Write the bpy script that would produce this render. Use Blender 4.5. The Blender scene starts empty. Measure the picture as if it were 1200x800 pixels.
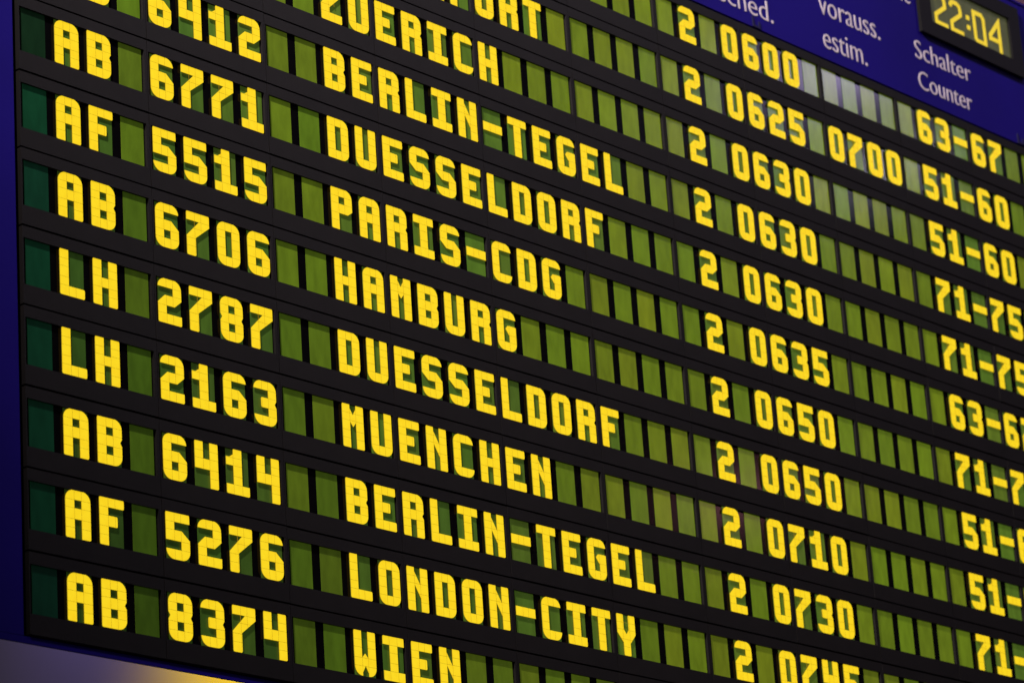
import bpy, bmesh, math, random
from mathutils import Matrix, Vector
random.seed(7)
S = 0.30            # metres per four-character display module
Z0 = 4.60           # height of the top of the first line of windows
SC = bpy.context.scene
COL = SC.collection


def W(u, v, d=0.0):
    """board coordinates (u right, v down, d depth into the board) -> world"""
    return Vector((u * S, d * S, Z0 - v * S))


# ------------------------------------------------------------------ camera
CP = (-11.7154818, 10.2180617, -13.5236010)
RM = Matrix(((0.6635253952, 0.0651746027, -0.7453095489),
             (0.2023726323, 0.9434258727, 0.2626650727),
             (0.7202634034, -0.3251152010, 0.6127974672)))
cam = bpy.data.objects.new('camera', bpy.data.cameras.new('camera'))
COL.objects.link(cam)
M = Matrix(((1, 0, 0), (0, 0, -1), (0, 1, 0)))
w2c = Matrix(((1, 0, 0), (0, -1, 0), (0, 0, -1))) @ RM @ M
cam.matrix_world = Matrix.Translation(W(*CP)) @ w2c.transposed().to_4x4()
cam.data.sensor_width = 36.0
cam.data.lens = 3965.017 / 1200 * 36
cam.data.clip_end = 200
cam.data.dof.use_dof = True
cam.data.dof.focus_distance = 6.15
cam.data.dof.aperture_fstop = 7.0
SC.camera = cam

# ------------------------------------------------------------------ light
world = bpy.data.worlds.new('World')
SC.world = world
world.use_nodes = True
bg = world.node_tree.nodes['Background']
bg.inputs[0].default_value = (0.72, 0.60, 0.80, 1)
bg.inputs[1].default_value = 0.028
vs = SC.view_settings
vs.view_transform = 'Standard'
vs.look = 'None'
vs.exposure = 0.0
vs.gamma = 1.0
SC.display_settings.display_device = 'sRGB'


def lamp(name, pos, target, power, col, sx, sy=None, spread=math.pi):
    l = bpy.data.lights.new(name, 'AREA')
    l.energy = power
    l.color = col
    l.shape = 'RECTANGLE'
    l.size = sx
    l.size_y = sy or sx
    l.spread = spread
    o = bpy.data.objects.new(name, l)
    COL.objects.link(o)
    o.location = pos
    o.rotation_euler = (target - pos).to_track_quat('-Z', 'Y').to_euler()
    return o


def spot(name, pos, target, power, col, ang, blend=1.0, rad=0.05):
    l = bpy.data.lights.new(name, 'SPOT')
    l.energy = power
    l.color = col
    l.spot_size = math.radians(ang)
    l.spot_blend = blend
    l.shadow_soft_size = rad
    o = bpy.data.objects.new(name, l)
    COL.objects.link(o)
    o.location = pos
    o.rotation_euler = (target - pos).to_track_quat('-Z', 'Y').to_euler()
    return o


def mirror_point(u, v, t):
    """where a lamp of the hall must hang for its reflection to show at (u, v)"""
    return W(u + t * (u - CP[0]), v + t * (v - CP[1]), -t * abs(CP[2]))


# hall lighting: a high spotlight far up to the left; added soft fill above the right end
spot('hall_spotlight', W(-9.0, -9.0, -5.0), W(8.2, 1.0, 0), 2500, (1.0, 0.93, 0.88), 62, 1.0, 0.05)
lamp('right_fill_lamp', W(16.0, -14.0, -8.0), W(8.0, 2, 0), 70, (0.92, 0.84, 1.0), 1.0)
# the lamps of the hall that are mirrored in the glossy windows
lamp('lilac_ceiling_lamp', mirror_point(8.50, -0.24, 1.0), W(8.5, 0, 0), 8.0, (0.70, 0.58, 1.0), 0.55, 0.30)
lamp('small_ceiling_lamp', mirror_point(8.84, 0.60, 1.0), W(8.4, 0, 0), 1.7, (0.86, 0.80, 1.0), 0.055, 0.09)
lamp('rose_ceiling_lamp', mirror_point(6.50, 3.70, 1.0), W(6.5, 3.8, 0), 0.9, (1.0, 0.38, 0.45), 0.28, 0.10)
# unseen coloured spots added to tint the wall behind the board
spot('violet_wall_fill', W(9.9, 0.1, 8.5), W(9.7, 1.7, 10), 52, (0.44, 0.33, 1.0), 72, 1.0, 0.1)
spot('amber_wall_fill', W(12.0, 0.7, 8.2), W(11.9, 2.0, 10), 430, (1.0, 0.68, 0.0), 86, 1.0, 0.1)
spot('rose_wall_fill', W(28.0, -12.0, 7.5), W(28.0, -10.3, 10), 60, (1.0, 0.50, 0.62), 90, 1.0, 0.1)


# ------------------------------------------------------------------ materials
def srgb(r, g, b):
    f = lambda c: (c / 255 / 12.92) if c / 255 <= 0.04045 else ((c / 255 + 0.055) / 1.055) ** 2.4
    return (f(r), f(g), f(b), 1)


def new_mat(name):
    m = bpy.data.materials.new(name)
    m.use_nodes = True
    nt = m.node_tree
    return m, nt, nt.nodes['Principled BSDF']


def noise_mix(nt, c1, c2, scale, coord='Object', detail=3.0, sx=(1, 1, 1), lo=0.35, hi=0.65):
    tc = nt.nodes.new('ShaderNodeTexCoord')
    mp = nt.nodes.new('ShaderNodeMapping')
    mp.inputs['Scale'].default_value = sx
    n = nt.nodes.new('ShaderNodeTexNoise')
    n.inputs['Scale'].default_value = scale
    n.inputs['Detail'].default_value = detail
    r = nt.nodes.new('ShaderNodeMapRange')
    r.inputs['From Min'].default_value = lo
    r.inputs['From Max'].default_value = hi
    mx = nt.nodes.new('ShaderNodeMix')
    mx.data_type = 'RGBA'
    mx.inputs['A'].default_value = c1
    mx.inputs['B'].default_value = c2
    nt.links.new(tc.outputs[coord], mp.inputs['Vector'])
    nt.links.new(mp.outputs['Vector'], n.inputs['Vector'])
    nt.links.new(n.outputs['Fac'], r.inputs['Value'])
    nt.links.new(r.outputs['Result'], mx.inputs['Factor'])
    return mx.outputs['Result'], n


def paint(name, c1, c2, scale, rough, spec=0.5, bump=0.0, bscale=400, **k):
    m, nt, p = new_mat(name)
    out, n = noise_mix(nt, c1, c2, scale, **k)
    nt.links.new(out, p.inputs['Base Color'])
    p.inputs['Roughness'].default_value = rough
    p.inputs['Specular IOR Level'].default_value = spec
    if bump:
        tc = nt.nodes.new('ShaderNodeTexCoord')
        nn = nt.nodes.new('ShaderNodeTexNoise')
        nn.inputs['Scale'].default_value = bscale
        bp = nt.nodes.new('ShaderNodeBump')
        bp.inputs['Strength'].default_value = bump
        bp.inputs['Distance'].default_value = 0.001
        nt.links.new(tc.outputs['Object'], nn.inputs['Vector'])
        nt.links.new(nn.outputs['Fac'], bp.inputs['Height'])
        nt.links.new(bp.outputs['Normal'], p.inputs['Normal'])
    return m


M_FACE = paint('matt_black_plastic', (0.0095, 0.0072, 0.0074, 1), (0.0074, 0.0056, 0.0058, 1), 14, 0.6, 0.22,
               bump=0.25, bscale=900)
M_GLASS = paint('black_glass', (0.0022, 0.0020, 0.0026, 1), (0.0030, 0.0024, 0.0032, 1), 30, 0.13, 0.2)
M_BACK = paint('black_metal', (0.003, 0.003, 0.004, 1), (0.002, 0.002, 0.003, 1), 5, 0.8, 0.2)
M_BLUE = paint('blue_lacquer', (0.0125, 0.0045, 0.215, 1), (0.0105, 0.0038, 0.180, 1), 3.0, 0.5, 0.08,
               bump=0.12, bscale=250)
M_REFLECTION = paint('dark_blue_reflection', (0.006, 0.004, 0.06, 1), (0.005, 0.003, 0.05, 1), 9, 0.5, 0.3)  # dark tone of the faceplate's reflection, put into a colour
M_TEXT = paint('lilac_white_foil', (0.86, 0.72, 0.80, 1), (0.78, 0.64, 0.73, 1), 40, 0.6, 0.3)
M_BEZEL = paint('black_bezel', (0.0045, 0.0036, 0.0036, 1), (0.0058, 0.0044, 0.0044, 1), 8, 0.5, 0.2)
M_WALL = paint('pale_wall', (0.060, 0.052, 0.068, 1), (0.048, 0.042, 0.055, 1), 0.9, 0.8, 0.2)


def lit_mat(name, c1, c2, strength, base, scale=60, rough=0.35, spec=0.12):
    m, nt, p = new_mat(name)
    out, n = noise_mix(nt, c1, c2, scale)
    nt.links.new(out, p.inputs['Emission Color'])
    p.inputs['Emission Strength'].default_value = strength
    p.inputs['Base Color'].default_value = base
    p.inputs['Roughness'].default_value = rough
    p.inputs['Specular IOR Level'].default_value = spec
    return m


M_YEL = lit_mat('glowing_yellow_segment', (0.97, 0.700, 0.016, 1), (0.94, 0.640, 0.012, 1), 0.97,
                (0.10, 0.06, 0.002, 1))
M_YEDGE = lit_mat('amber_segment_edge', (0.55, 0.33, 0.01, 1), (0.45, 0.26, 0.01, 1), 0.55, (0.2, 0.12, 0.01, 1))  # shaded segment sides: a dimmer glow put into their colour
M_CLOCKY = lit_mat('glowing_clock_segment', (0.90, 0.67, 0.035, 1), (0.84, 0.59, 0.028, 1), 0.84,
                   (0.25, 0.18, 0.01, 1))


def cell_mat(rough=0.17, spec=0.42):
    """backlit liquid-crystal window; its own tint comes from the object colour"""
    m, nt, p = new_mat('liquid_crystal_green')
    oi = nt.nodes.new('ShaderNodeObjectInfo')
    tc = nt.nodes.new('ShaderNodeTexCoord')
    mp = nt.nodes.new('ShaderNodeMapping')
    mp.inputs['Scale'].default_value = (1, 1, 0.35)
    n = nt.nodes.new('ShaderNodeTexNoise')
    n.inputs['Scale'].default_value = 60
    n.inputs['Detail'].default_value = 4
    r = nt.nodes.new('ShaderNodeMapRange')
    r.inputs['From Min'].default_value = 0.3
    r.inputs['From Max'].default_value = 0.7
    r.inputs['To Min'].default_value = 0.86
    r.inputs['To Max'].default_value = 1.14
    sc = nt.nodes.new('ShaderNodeVectorMath')
    sc.operation = 'SCALE'
    nt.links.new(oi.outputs['Random'], mp.inputs['Location'])
    nt.links.new(tc.outputs['Object'], mp.inputs['Vector'])
    nt.links.new(mp.outputs['Vector'], n.inputs['Vector'])
    nt.links.new(n.outputs['Fac'], r.inputs['Value'])
    nt.links.new(oi.outputs['Color'], sc.inputs[0])
    nt.links.new(r.outputs['Result'], sc.inputs['Scale'])
    half = nt.nodes.new('ShaderNodeVectorMath')
    half.operation = 'SCALE'
    half.inputs['Scale'].default_value = 0.66
    nt.links.new(sc.outputs['Vector'], half.inputs[0])
    nt.links.new(half.outputs['Vector'], p.inputs['Base Color'])
    # liquid crystal: brighter the more obliquely it is seen
    lw = nt.nodes.new('ShaderNodeLayerWeight')
    lw.inputs['Blend'].default_value = 0.5
    ang = nt.nodes.new('ShaderNodeMapRange')
    ang.inputs['From Min'].default_value = 0.26
    ang.inputs['From Max'].default_value = 0.46
    ang.inputs['To Min'].default_value = 0.03
    ang.inputs['To Max'].default_value = 0.48
    nt.links.new(lw.outputs['Facing'], ang.inputs['Value'])
    nt.links.new(ang.outputs['Result'], p.inputs['Emission Strength'])
    # ... and yellower
    hue = nt.nodes.new('ShaderNodeMix')
    hue.data_type = 'RGBA'
    hue.inputs['A'].default_value = (0.74, 1.0, 1.1, 1)
    hue.inputs['B'].default_value = (1.10, 1.04, 0.8, 1)
    fac = nt.nodes.new('ShaderNodeMapRange')
    fac.inputs['From Min'].default_value = 0.27
    fac.inputs['From Max'].default_value = 0.42
    nt.links.new(lw.outputs['Facing'], fac.inputs['Value'])
    nt.links.new(fac.outputs['Result'], hue.inputs['Factor'])
    mul = nt.nodes.new('ShaderNodeVectorMath')
    mul.operation = 'MULTIPLY'
    nt.links.new(sc.outputs['Vector'], mul.inputs[0])
    nt.links.new(hue.outputs['Result'], mul.inputs[1])
    nt.links.new(mul.outputs['Vector'], p.inputs['Emission Color'])
    nt.links.new(mul.outputs['Vector'], half.inputs[0])
    p.inputs['Roughness'].default_value = rough
    p.inputs['Specular IOR Level'].default_value = spec
    return m


M_CELL = cell_mat()
M_CLOCKFACE = cell_mat(0.35, 0.10)


# ------------------------------------------------------------------ mesh helpers
def box(bm, u0, u1, v0, v1, d0, d1, mi=0):
    vs_ = [bm.verts.new(Vector((u * S, d * S, -v * S))) for d in (d0, d1) for v in (v0, v1) for u in (u0, u1)]
    q = [(0, 2, 3, 1), (4, 5, 7, 6), (0, 1, 5, 4), (2, 6, 7, 3), (0, 4, 6, 2), (1, 3, 7, 5)]
    for a in q:
        f = bm.faces.new([vs_[i] for i in a])
        f.material_index = mi
    return vs_


def prism(bm, pts, d0, d1, side=0):
    """polygon (u, v) extruded from depth d0 (front) to d1 (back)"""
    n = len(pts)
    area = sum(pts[i][0] * pts[(i + 1) % n][1] - pts[(i + 1) % n][0] * pts[i][1] for i in range(n))
    if area < 0:
        pts = pts[::-1]
    a = [bm.verts.new(Vector((u * S, d0 * S, -v * S))) for u, v in pts]
    b = [bm.verts.new(Vector((u * S, d1 * S, -v * S))) for u, v in pts]
    bm.faces.new(a[::-1]).material_index = 0
    bm.faces.new(b).material_index = side
    for i in range(n):
        j = (i + 1) % n
        bm.faces.new((a[i], a[j], b[j], b[i])).material_index = side


def finish(bm, name, mats):
    bmesh.ops.recalc_face_normals(bm, faces=bm.faces[:])
    me = bpy.data.meshes.new(name)
    bm.to_mesh(me)
    bm.free()
    for m in mats:
        me.materials.append(m)
    return me


def put(name, me, parent=None, loc=(0, 0, 0)):
    o = bpy.data.objects.new(name, me)
    COL.objects.link(o)
    o.location = loc
    o.parent = parent
    return o


def thing(name, label, cat, loc, group=None):
    o = bpy.data.objects.new(name, None)
    COL.objects.link(o)
    o.empty_display_size = 0.1
    o.location = loc
    o['label'] = label
    o['category'] = cat
    if group:
        o['group'] = group
    return o


def bevel(bm, w, seg=1):
    bmesh.ops.bevel(bm, geom=[e for e in bm.edges if e.is_manifold and e.calc_face_angle(0) > 0.5],
                    offset=w * S, segments=seg, affect='EDGES', clamp_overlap=True)


# ------------------------------------------------------------------ layout
R = 0.47384        # line pitch
H = 0.2733         # window height
CW = 0.1793        # window width
TOPG = 0.071       # faceplate above the window
NMOD = 11
GAP0 = 0.0353

# ------------------------------------------------------------------ wall behind (setting)
bm = bmesh.new()
box(bm, -30, 60, -30, 16, 10, 10.6)
w_ = put('wall', finish(bm, 'wall', [M_WALL]), None, W(0, 0, 0))
w_['kind'] = 'structure'

# ------------------------------------------------------------------ board housing
board = thing('departure_board', 'long blue departure board housing with lilac column headings holding all display lines',
              'departure board', W(0, 0, 0))
BOT = 12 * R - TOPG
bm = bmesh.new()
box(bm, -0.012, 11.02, -0.088, BOT + 0.006, 0.030, 0.07)
put('back_panel', finish(bm, 'back_panel', [M_BACK]), board)
bm = bmesh.new()
box(bm, -1.25, -0.034, -1.42, BOT + 0.006, -0.004, 0.028)
bevel(bm, 0.006)
put('side_panel', finish(bm, 'side_panel', [M_BLUE]), board)
bm = bmesh.new()
box(bm, 11.03, 12.2, -1.42, BOT + 0.006, -0.004, 0.028)
bevel(bm, 0.006)
put('side_panel', finish(bm, 'side_panel', [M_BLUE]), board)
bm = bmesh.new()
box(bm, -0.030, 11.026, -1.42, -0.090, -0.004, 0.028)
bevel(bm, 0.006)
put('header_panel', finish(bm, 'header_panel', [M_BLUE]), board)
bm = bmesh.new()
box(bm, -1.25, 12.2, BOT + 0.008, BOT + 0.046, -0.004, 0.010)
bevel(bm, 0.006)
put('bottom_rail', finish(bm, 'bottom_rail', [M_BLUE]), board)
bm = bmesh.new()
box(bm, -0.9, 11.9, -1.40, BOT - 0.30, 0.075, 0.75)
put('housing_box', finish(bm, 'housing_box', [M_BACK]), board)
bm = bmesh.new()
box(bm, -1.27, 12.22, -1.445, -1.424, -0.012, 0.40)
bevel(bm, 0.005)
put('top_rail', finish(bm, 'top_rail', [M_BLUE]), board)
# faceplate reflections low on the header, built as small dark blocks
for uc in (3.35, 7.24, 10.80):
    bm = bmesh.new()
    box(bm, uc - 0.055, uc - 0.035, -0.175, -0.092, -0.012, -0.0045)
    box(bm, uc + 0.020, uc + 0.040, -0.150, -0.092, -0.012, -0.0045)
    box(bm, uc - 0.0345, uc + 0.0195, -0.112, -0.092, -0.010, -0.0045)
    put('clip', finish(bm, 'clip', [M_REFLECTION]), board)


def word(txt, u0, u1, base, cap, ref):
    """lettering: ref = a capital/tall letter whose height is `cap`"""
    def mesh_of(t):
        cu = bpy.data.curves.new('lettering', 'FONT')
        cu.body = t
        cu.resolution_u = 6
        cu.offset = LETTER_OFF
        cu.extrude = 0.004
        o = bpy.data.objects.new('tmp', cu)
        COL.objects.link(o)
        dg = bpy.context.evaluated_depsgraph_get()
        me = bpy.data.meshes.new_from_object(o.evaluated_get(dg))
        bpy.data.objects.remove(o)
        return me
    mref = mesh_of(ref)
    hh = max(v.co.y for v in mref.vertices)
    me = mesh_of(txt)
    x0 = min(v.co.x for v in me.vertices)
    x1 = max(v.co.x for v in me.vertices)
    for v in me.vertices:
        x = (v.co.x - x0) / (x1 - x0) * (u1 - u0) + u0
        y = base - v.co.y / hh * cap
        v.co = Vector((x * S, (-0.0055 - v.co.z * 0.4) * S, -y * S))
    me.materials.clear()
    me.materials.append(M_TEXT)
    return put('lettering', me, board)


LETTER_OFF = -0.007
word('sched.', 6.800, 7.462, -0.190, 0.168, 'd')
word('vorauss.', 8.085, 8.885, -0.468, 0.120, 'v')
word('estim.', 8.098, 8.668, -0.185, 0.120, 'x')
word('Schalter', 9.365, 10.150, -0.463, 0.160, 'S')
word('Counter', 9.370, 10.118, -0.198, 0.160, 'C')
word('Time', 8.950, 9.372, -0.925, 0.160, 'T')

# ------------------------------------------------------------------ glyphs
X1, X2 = 0.360, 0.640
Y1, Y2, Y3, Y4 = 0.200, 0.372, 0.602, 0.785
r, q = 'r', 'q'      # r = large rounded corner, q = small


def LC(a='q', b='q', y0=0.0, y1=1.0):
    return [(0, y0, a), (X1, y0), (X1, y1), (0, y1, b)]


def RC(a='q', b='q', y0=0.0, y1=1.0):
    return [(X2, y0), (1, y0, a), (1, y1, b), (X2, y1)]


def MC(y0, y1):
    return [(X1, y0), (X2, y0), (X2, y1), (X1, y1)]


NR = [(X2, 0), (1, 0, r), (1, .41), (.925, .487), (1, .565), (1, 1, r), (X2, 1)]
GLY = {
    'A': [LC(r), RC(r), MC(0, Y1), MC(Y2, Y3)],
    'B': [LC(), NR, MC(0, Y1), MC(Y2, Y3), MC(Y4, 1)],
    'C': [LC(r, r), MC(0, Y1), MC(Y4, 1), RC(r, '', 0, Y1), RC('', r, Y4, 1)],
    'D': [LC(), RC(r, r), MC(0, Y1), MC(Y4, 1)],
    'E': [LC(), [(X1, 0), (1, 0, q), (1, Y1, q), (X1, Y1)], [(X1, Y2), (.73, Y2, q), (.73, Y3, q), (X1, Y3)],
          [(X1, Y4), (1, Y4, q), (1, 1, q), (X1, 1)]],
    'F': [LC(), [(X1, 0), (1, 0, q), (1, Y1, q), (X1, Y1)], [(X1, Y2), (.73, Y2, q), (.73, Y3, q), (X1, Y3)]],
    'G': [LC(r, r), MC(0, Y1), MC(Y4, 1), RC(r, '', 0, Y1),
          [(.58, .365), (1, .365, q), (1, 1, r), (X2, 1), (X2, .62), (.45, .46)]],
    'H': [LC(), RC(), MC(Y2 + .02, Y3)],
    'I': [[(0, 0, q), (1, 0, q), (1, Y1), (0, Y1)], [(.31, Y1), (.69, Y1), (.69, Y4), (.31, Y4)],
          [(0, Y4), (1, Y4), (1, 1, q), (0, 1, q)]],
    'K': [LC(), [(X1, .40), (X2, .0), (1, 0), (.70, .48), (1, 1), (X2, 1), (X1, .60)]],
    'L': [LC(), [(X1, Y4), (1, Y4, q), (1, 1, q), (X1, 1)]],
    'M': [LC(), RC(), [(X1, .09), (.5, .24), (X2, .09), (X2, .40), (.5, .51), (X1, .40)]],
    'N': [LC(), RC(), [(X1, .10), (X2, .40), (X2, .70), (X1, .40)]],
    'O': [LC(r, r), RC(r, r), MC(0, Y1), MC(Y4, 1)],
    'P': [LC(), MC(0, Y1), MC(Y2, Y3), [(X2, 0), (1, 0, r), (1, .50), (.78, Y3), (X2, Y3)]],
    'R': [LC(), MC(0, Y1), MC(Y2, Y3), [(X2, 0), (1, 0, r), (1, .42), (.925, .487), (1, .555), (1, 1, q), (X2, 1)]],
    'S': [[(1, Y1), (1, 0, r), (0, 0, r), (0, .44), (.30, Y3), (X2, Y3), (X2, Y4), (0, Y4), (0, 1, r), (1, 1, r),
           (1, .55), (.70, Y2), (X1, Y2), (X1, Y1)]],
    'T': [[(0, 0, q), (1, 0, q), (1, Y1), (0, Y1)], [(.31, Y1), (.69, Y1), (.69, 1, q), (.31, 1, q)]],
    'U': [LC(q, r), RC(q, r), MC(Y4, 1)],
    'W': [LC(q, r), RC(q, r), [(X1, .60), (.5, .50), (X2, .60), (X2, .93), (.5, .77), (X1, .93)]],
    'Y': [[(0, 0, q), (.36, 0, q), (.36, .36), (.5, .48), (.64, .36), (.64, 0, q), (1, 0, q), (1, .46), (.69, .69),
           (.69, 1, q), (.31, 1, q), (.31, .69), (0, .46)]],
    'Z': [[(0, 0, q), (1, 0, q), (1, .30), (.40, .66), (.40, Y4), (1, Y4), (1, 1, q), (0, 1, q), (0, .60),
           (.56, Y1), (0, Y1)]],
    '-': [[(0, Y2), (1, Y2), (1, Y3 - .01), (0, Y3 - .01)]],
    '0': [LC(r, r), RC(r, r), MC(0, Y1), MC(Y4, 1)],
    '1': [[(.31, 0, q), (.69, 0, q), (.69, Y4), (1, Y4), (1, 1, q), (0, 1, q), (0, Y4), (.31, Y4), (.31, .375),
           (0, .375), (0, .19), (.15, .19), (.31, .12)]],
    '2': [[(0, Y1), (0, 0, r), (1, 0, r), (1, .44), (.70, Y3), (X1, Y3), (X1, Y4), (1, Y4), (1, 1, q), (0, 1, q),
           (0, .55), (.30, Y2), (X2, Y2), (X2, Y1)]],
    '3': [[(0, Y1), (0, 0, r), (1, 0, r), (1, .41), (.925, .487), (1, .565), (1, 1, r), (0, 1, r), (0, Y4),
           (X2, Y4), (X2, Y3), (.32, Y3, q), (.32, Y2, q), (X2, Y2), (X2, Y1)]],
    '4': [LC(q, '', 0, Y3), RC(), MC(Y2, Y3)],
    '5': [[(0, 0, q), (1, 0, q), (1, Y1), (X1, Y1), (X1, Y2), (.66, Y2), (1, .555), (1, 1, r), (0, 1, r), (0, Y4),
           (X2, Y4), (X2, Y3), (0, Y3)]],
    '6': [LC(r, r), MC(0, Y1), RC(r, '', 0, Y1), MC(Y2, Y3), MC(Y4, 1),
          [(X2, Y2), (.68, Y2), (1, .555), (1, 1, r), (X2, 1)]],
    '7': [[(0, 0, q), (1, 0, q), (1, .27), (.39, .58), (.39, 1, q), (0, 1, q), (0, .56), (.55, Y1), (0, Y1)]],
    '8': [[(X1, 0), (0, 0, r), (0, .41), (.075, .487), (0, .565), (0, 1, r), (X1, 1)], NR,
          MC(0, Y1), MC(Y2, Y3), MC(Y4, 1)],
}


def round_poly(poly):
    out = []
    n = len(poly)
    for i, p in enumerate(poly):
        fl = p[2] if len(p) > 2 else ''
        if not fl:
            out.append(p[:2])
            continue
        rx, ry = (0.33, 0.205) if fl == 'r' else (0.05, 0.033)
        pts = []
        for o in (poly[i - 1], poly[(i + 1) % n]):
            dx, dy = o[0] - p[0], o[1] - p[1]
            k = min(1.0, 1.0 / math.hypot(dx / rx, dy / ry))
            pts.append((p[0] + dx * k, p[1] + dy * k))
        a, b = pts
        m = 6 if fl == 'r' else 2
        for s in range(m + 1):
            t = s / m
            # superellipse-like corner (conic)
            w = 0.7071
            c = (1 - t) ** 2 + 2 * w * t * (1 - t) + t * t
            out.append(tuple(((1 - t) ** 2 * a[j] + 2 * w * t * (1 - t) * p[j] + t * t * b[j]) / c for j in (0, 1)))
    return out


def clip(poly, axis, lim, keep_less):
    out = []
    n = len(poly)
    ins = lambda p: (p[axis] <= lim) if keep_less else (p[axis] >= lim)
    for i in range(n):
        a, b = poly[i - 1], poly[i]
        ia, ib = ins(a), ins(b)
        if ia != ib:
            t = (lim - a[axis]) / (b[axis] - a[axis])
            out.append((a[0] + (b[0] - a[0]) * t, a[1] + (b[1] - a[1]) * t))
        if ib:
            out.append(b)
    return out


def dedupe(poly):
    out = []
    for p in poly:
        if not out or math.hypot(p[0] - out[-1][0], p[1] - out[-1][1]) > 1e-4:
            out.append(p)
    if len(out) > 1 and math.hypot(out[0][0] - out[-1][0], out[0][1] - out[-1][1]) < 1e-4:
        out.pop()
    return out


GD0, GD1 = -0.0115, -0.0080      # front and back of the raised segments
INS = 0.0046                     # half joint between segments, in window widths


def glyph_mesh(ch):
    xs = [-1, .31, .69, 2] if ch in 'ITY1' else [-1, X1, X2, 2]
    ys = [-1, (0 + Y1), Y2, Y3, Y4, 2]
    bm = bmesh.new()
    for poly in GLY[ch]:
        pl = round_poly(poly)
        for i in range(3):
            for j in range(5):
                x0, x1 = xs[i] + INS, xs[i + 1] - INS
                y0, y1 = ys[j] + INS * .6, ys[j + 1] - INS * .6
                t = clip(pl, 0, x0, False)
                if t: t = clip(t, 0, x1, True)
                if t: t = clip(t, 1, y0, False)
                if t: t = clip(t, 1, y1, True)
                t = dedupe(t)
                if len(t) < 3:
                    continue
                ar = abs(sum(t[k - 1][0] * t[k][1] - t[k][0] * t[k - 1][1] for k in range(len(t)))) / 2
                if ar < 0.0012:
                    continue
                prism(bm, [(x * CW * 1.025 - 0.0075, y * H * 1.012 + 0.002) for x, y in t], GD0, GD1, 1)
    return finish(bm, 'character_' + ch, [M_YEL, M_YEDGE])


GM = {ch: glyph_mesh(ch) for ch in GLY}

# shared meshes of a module
bm = bmesh.new()
T0, T1 = -TOPG + 0.0055, R - TOPG - 0.0055
A0, A1, B0, B1 = 0.0105, 0.9760, 0.0035, H + 0.0090
FZ = -0.0150
box(bm, 0.0022, 0.9978, T0, B0, FZ, 0.024)          # upper strip
box(bm, 0.0022, 0.9978, B1, T1, FZ, 0.024)          # lower strip
box(bm, 0.0022, A0, B0 + 0.0001, B1 - 0.0001, FZ, 0.024)
box(bm, A1, 0.9978, B0 + 0.0001, B1 - 0.0001, FZ, 0.024)
bevel(bm, 0.0022)
ME_FACE = finish(bm, 'faceplate', [M_FACE])
bm = bmesh.new()
box(bm, A0 + .001, A1 - .001, B0 + .001, B1 - .001, 0.0022, 0.020)
ME_GLASS = finish(bm, 'glass_strip', [M_GLASS])
bm = bmesh.new()
box(bm, 0, CW, 0, H + 0.004, 0.0, 0.0018)
ME_CELL = finish(bm, 'window', [M_CELL])

LINES = [
    ('    ', 15 * ' ', '2', '0600', '    ', '63-67', 'topmost display line, its windows directly under the blue header, reading 2 0600 and 63-67'),
    ('    ', 'FRANKFURT', '2', '0625', '0700', '51-60', 'display line ending FURT 2 0625 0700 51-60, the only one with a second time'),
    ('    ', 'ZUERICH', '2', '0630', '    ', '51-60', 'display line reading ZUERICH 2 0630 51-60 above the BERLIN-TEGEL line'),
    ('AB6412', 'BERLIN-TEGEL', '2', '0630', '    ', '71-75', 'display line reading AB 6412 BERLIN-TEGEL 2 0630 71-75'),
    ('AB6771', 'DUESSELDORF', '2', '0630', '    ', '71-75', 'display line reading AB 6771 DUESSELDORF 2 0630 71-75'),
    ('AF5515', 'PARIS-CDG', '2', '0635', '    ', '63-67', 'display line reading AF 5515 PARIS-CDG 2 0635'),
    ('AB6706', 'HAMBURG', '2', '0650', '    ', '71-75', 'display line reading AB 6706 HAMBURG 2 0650'),
    ('LH2787', 'DUESSELDORF', '2', '0650', '    ', '51-60', 'display line reading LH 2787 DUESSELDORF 2 0650'),
    ('LH2163', 'MUENCHEN', '2', '0710', '    ', '51-60', 'display line reading LH 2163 MUENCHEN 2 0710'),
    ('AB6414', 'BERLIN-TEGEL', '2', '0730', '    ', '71-75', 'display line reading AB 6414 BERLIN-TEGEL 2 0730'),
    ('AF5276', 'LONDON-CITY', '2', '0745', '    ', '     ', 'display line reading AF 5276 LONDON-CITY 2 0745'),
    ('AB8374', 'WIEN', ' ', '    ', '    ', '     ', 'lowest display line above the blue rail, reading AB 8374 WIEN'),
]


def text_of(L):
    code = L[0].ljust(6)
    s = ' ' + code[:2] + ' ' + code[2:] + '  ' + L[1].ljust(15) + L[2] + ' ' + L[3] + ' ' + L[4] + ' ' + L[5] + '  '
    assert len(s) == 44, (s, len(s))
    return s


for ri, L in enumerate(LINES):
    row = thing('display_line', L[6], 'display line', W(0, ri * R, 0), 'display lines of the departure board')
    s = text_of(L)
    for m in range(NMOD):
        fp = put('display_module', ME_FACE, row, (m * S, random.uniform(-.0004, .0004), random.uniform(-.0003, .0003)))
        put('glass_strip', ME_GLASS, fp)
        for j in range(4):
            c = m * 4 + j
            ch = s[c]
            loc = ((GAP0 + 0.25 * j) * S, 0, 0)
            w = put('window', ME_CELL, fp, loc)
            k = random.uniform(0.90, 1.10)
            o = random.uniform(-0.10, 0.14)
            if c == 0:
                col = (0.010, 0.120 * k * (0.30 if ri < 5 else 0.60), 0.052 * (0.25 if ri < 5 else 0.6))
            elif ch == ' ':
                col = (0.146 * k * (1 + o), 0.222 * k, 0.014)
            else:
                col = (0.100 * k * (1 + o), 0.180 * k, 0.023)
            w.color = (*col, 1)
            if ch != ' ':
                put('character', GM[ch], fp, loc)

# ------------------------------------------------------------------ clock
clk = thing('digital_clock', 'small black framed digital clock reading 22:04 set in the blue header', 'clock',
            W(9.46, -0.715, 0))
OU, OV = 9.46, -0.715


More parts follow.
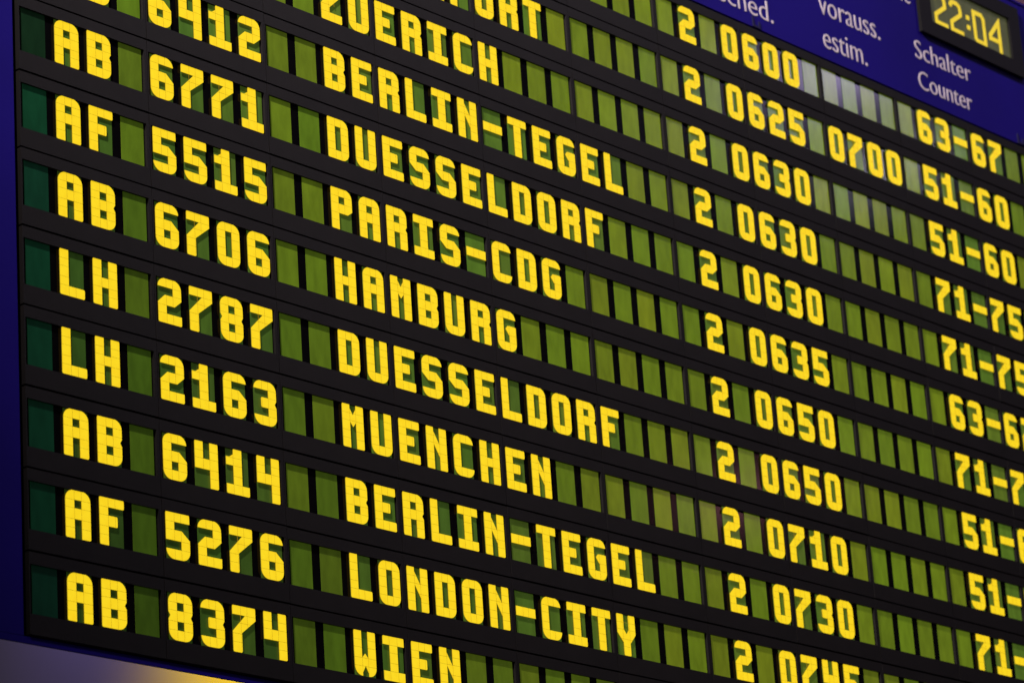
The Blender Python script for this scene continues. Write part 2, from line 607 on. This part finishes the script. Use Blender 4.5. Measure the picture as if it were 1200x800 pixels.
def cbox(bm, u0, u1, v0, v1, d0, d1):
    return box(bm, u0 - OU, u1 - OU, v0 - OV, v1 - OV, d0, d1)


bm = bmesh.new()
D0 = -0.034
cbox(bm, 9.46, 10.955, -1.350, -1.218, D0, -0.0045)
cbox(bm, 9.46, 10.955, -0.846, -0.715, D0, -0.0045)
cbox(bm, 9.46, 9.628, -1.2178, -0.8462, D0, -0.0045)
cbox(bm, 10.797, 10.955, -1.2178, -0.8462, D0, -0.0045)
bevel(bm, 0.006)
put('bezel', finish(bm, 'bezel', [M_BEZEL]), clk)
bm = bmesh.new()
cbox(bm, 9.629, 10.796, -1.217, -0.847, -0.012, -0.006)
sc_ = put('screen', finish(bm, 'screen', [M_CLOCKFACE]), clk)
sc_.color = (0.080, 0.090, 0.050, 1)


def stroke_poly(pts, w):
    """open polyline with mitred joints -> outline"""
    Lf, Rt = [], []
    n = len(pts)
    for i in range(n):
        p = Vector(pts[i])
        d1 = (p - Vector(pts[i - 1])).normalized() if i else None
        d2 = (Vector(pts[i + 1]) - p).normalized() if i < n - 1 else None
        d1 = d1 or d2
        d2 = d2 or d1
        t = (d1 + d2).normalized()
        nrm = Vector((-t.y, t.x))
        k = w / 2 / max(0.35, nrm.dot(Vector((-d1.y, d1.x))))
        Lf.append(tuple(p + nrm * k))
        Rt.append(tuple(p - nrm * k))
    return Lf, Rt


def stroke(bm, pts, w=0.036):
    Lf, Rt = stroke_poly(pts, w)
    for i in range(len(pts) - 1):
        prism(bm, [Lf[i], Lf[i + 1], Rt[i + 1], Rt[i]], -0.0175, -0.0125, 0)


def digit(ch, u, v0=-1.150, v1=-0.856, w=0.180):
    h = 0.020
    a, b, t, e = u + h, u + w - h, v0 + h, v1 - h
    if ch == '2':
        st = [[(a, t + .045), (a + .015, t + .012), (a + .04, t), (b - .04, t), (b - .008, t + .018), (b, t + .05), (b, t + .09),
               (a, e - .07), (a, e), (b + h, e)]]
    elif ch == '0':
        st = [[(a, (t + e) / 2), (a, t), (b - .03, t), (b, t + .03), (b, e), (a + .02, e), (a, e - .02), (a, (t + e) / 2)]]
    else:
        st = [[(b, v1 + .005), (b, t - .01), (a, e - .115), (a, e - .085), (b - .01, e - .085)]]
    bm = bmesh.new()
    for s_ in st:
        stroke(bm, [(x - OU, y - OV) for x, y in s_])
    put('digit', finish(bm, 'digit', [M_CLOCKY]), clk)


digit('2', 9.700)
digit('2', 9.925)
digit('0', 10.265)
digit('4', 10.492)
for vv in (-1.050, -0.962):
    bm = bmesh.new()
    cbox(bm, 10.170, 10.212, vv - 0.019, vv + 0.019, -0.0175, -0.0125)
    put('dot', finish(bm, 'dot', [M_CLOCKY]), clk)
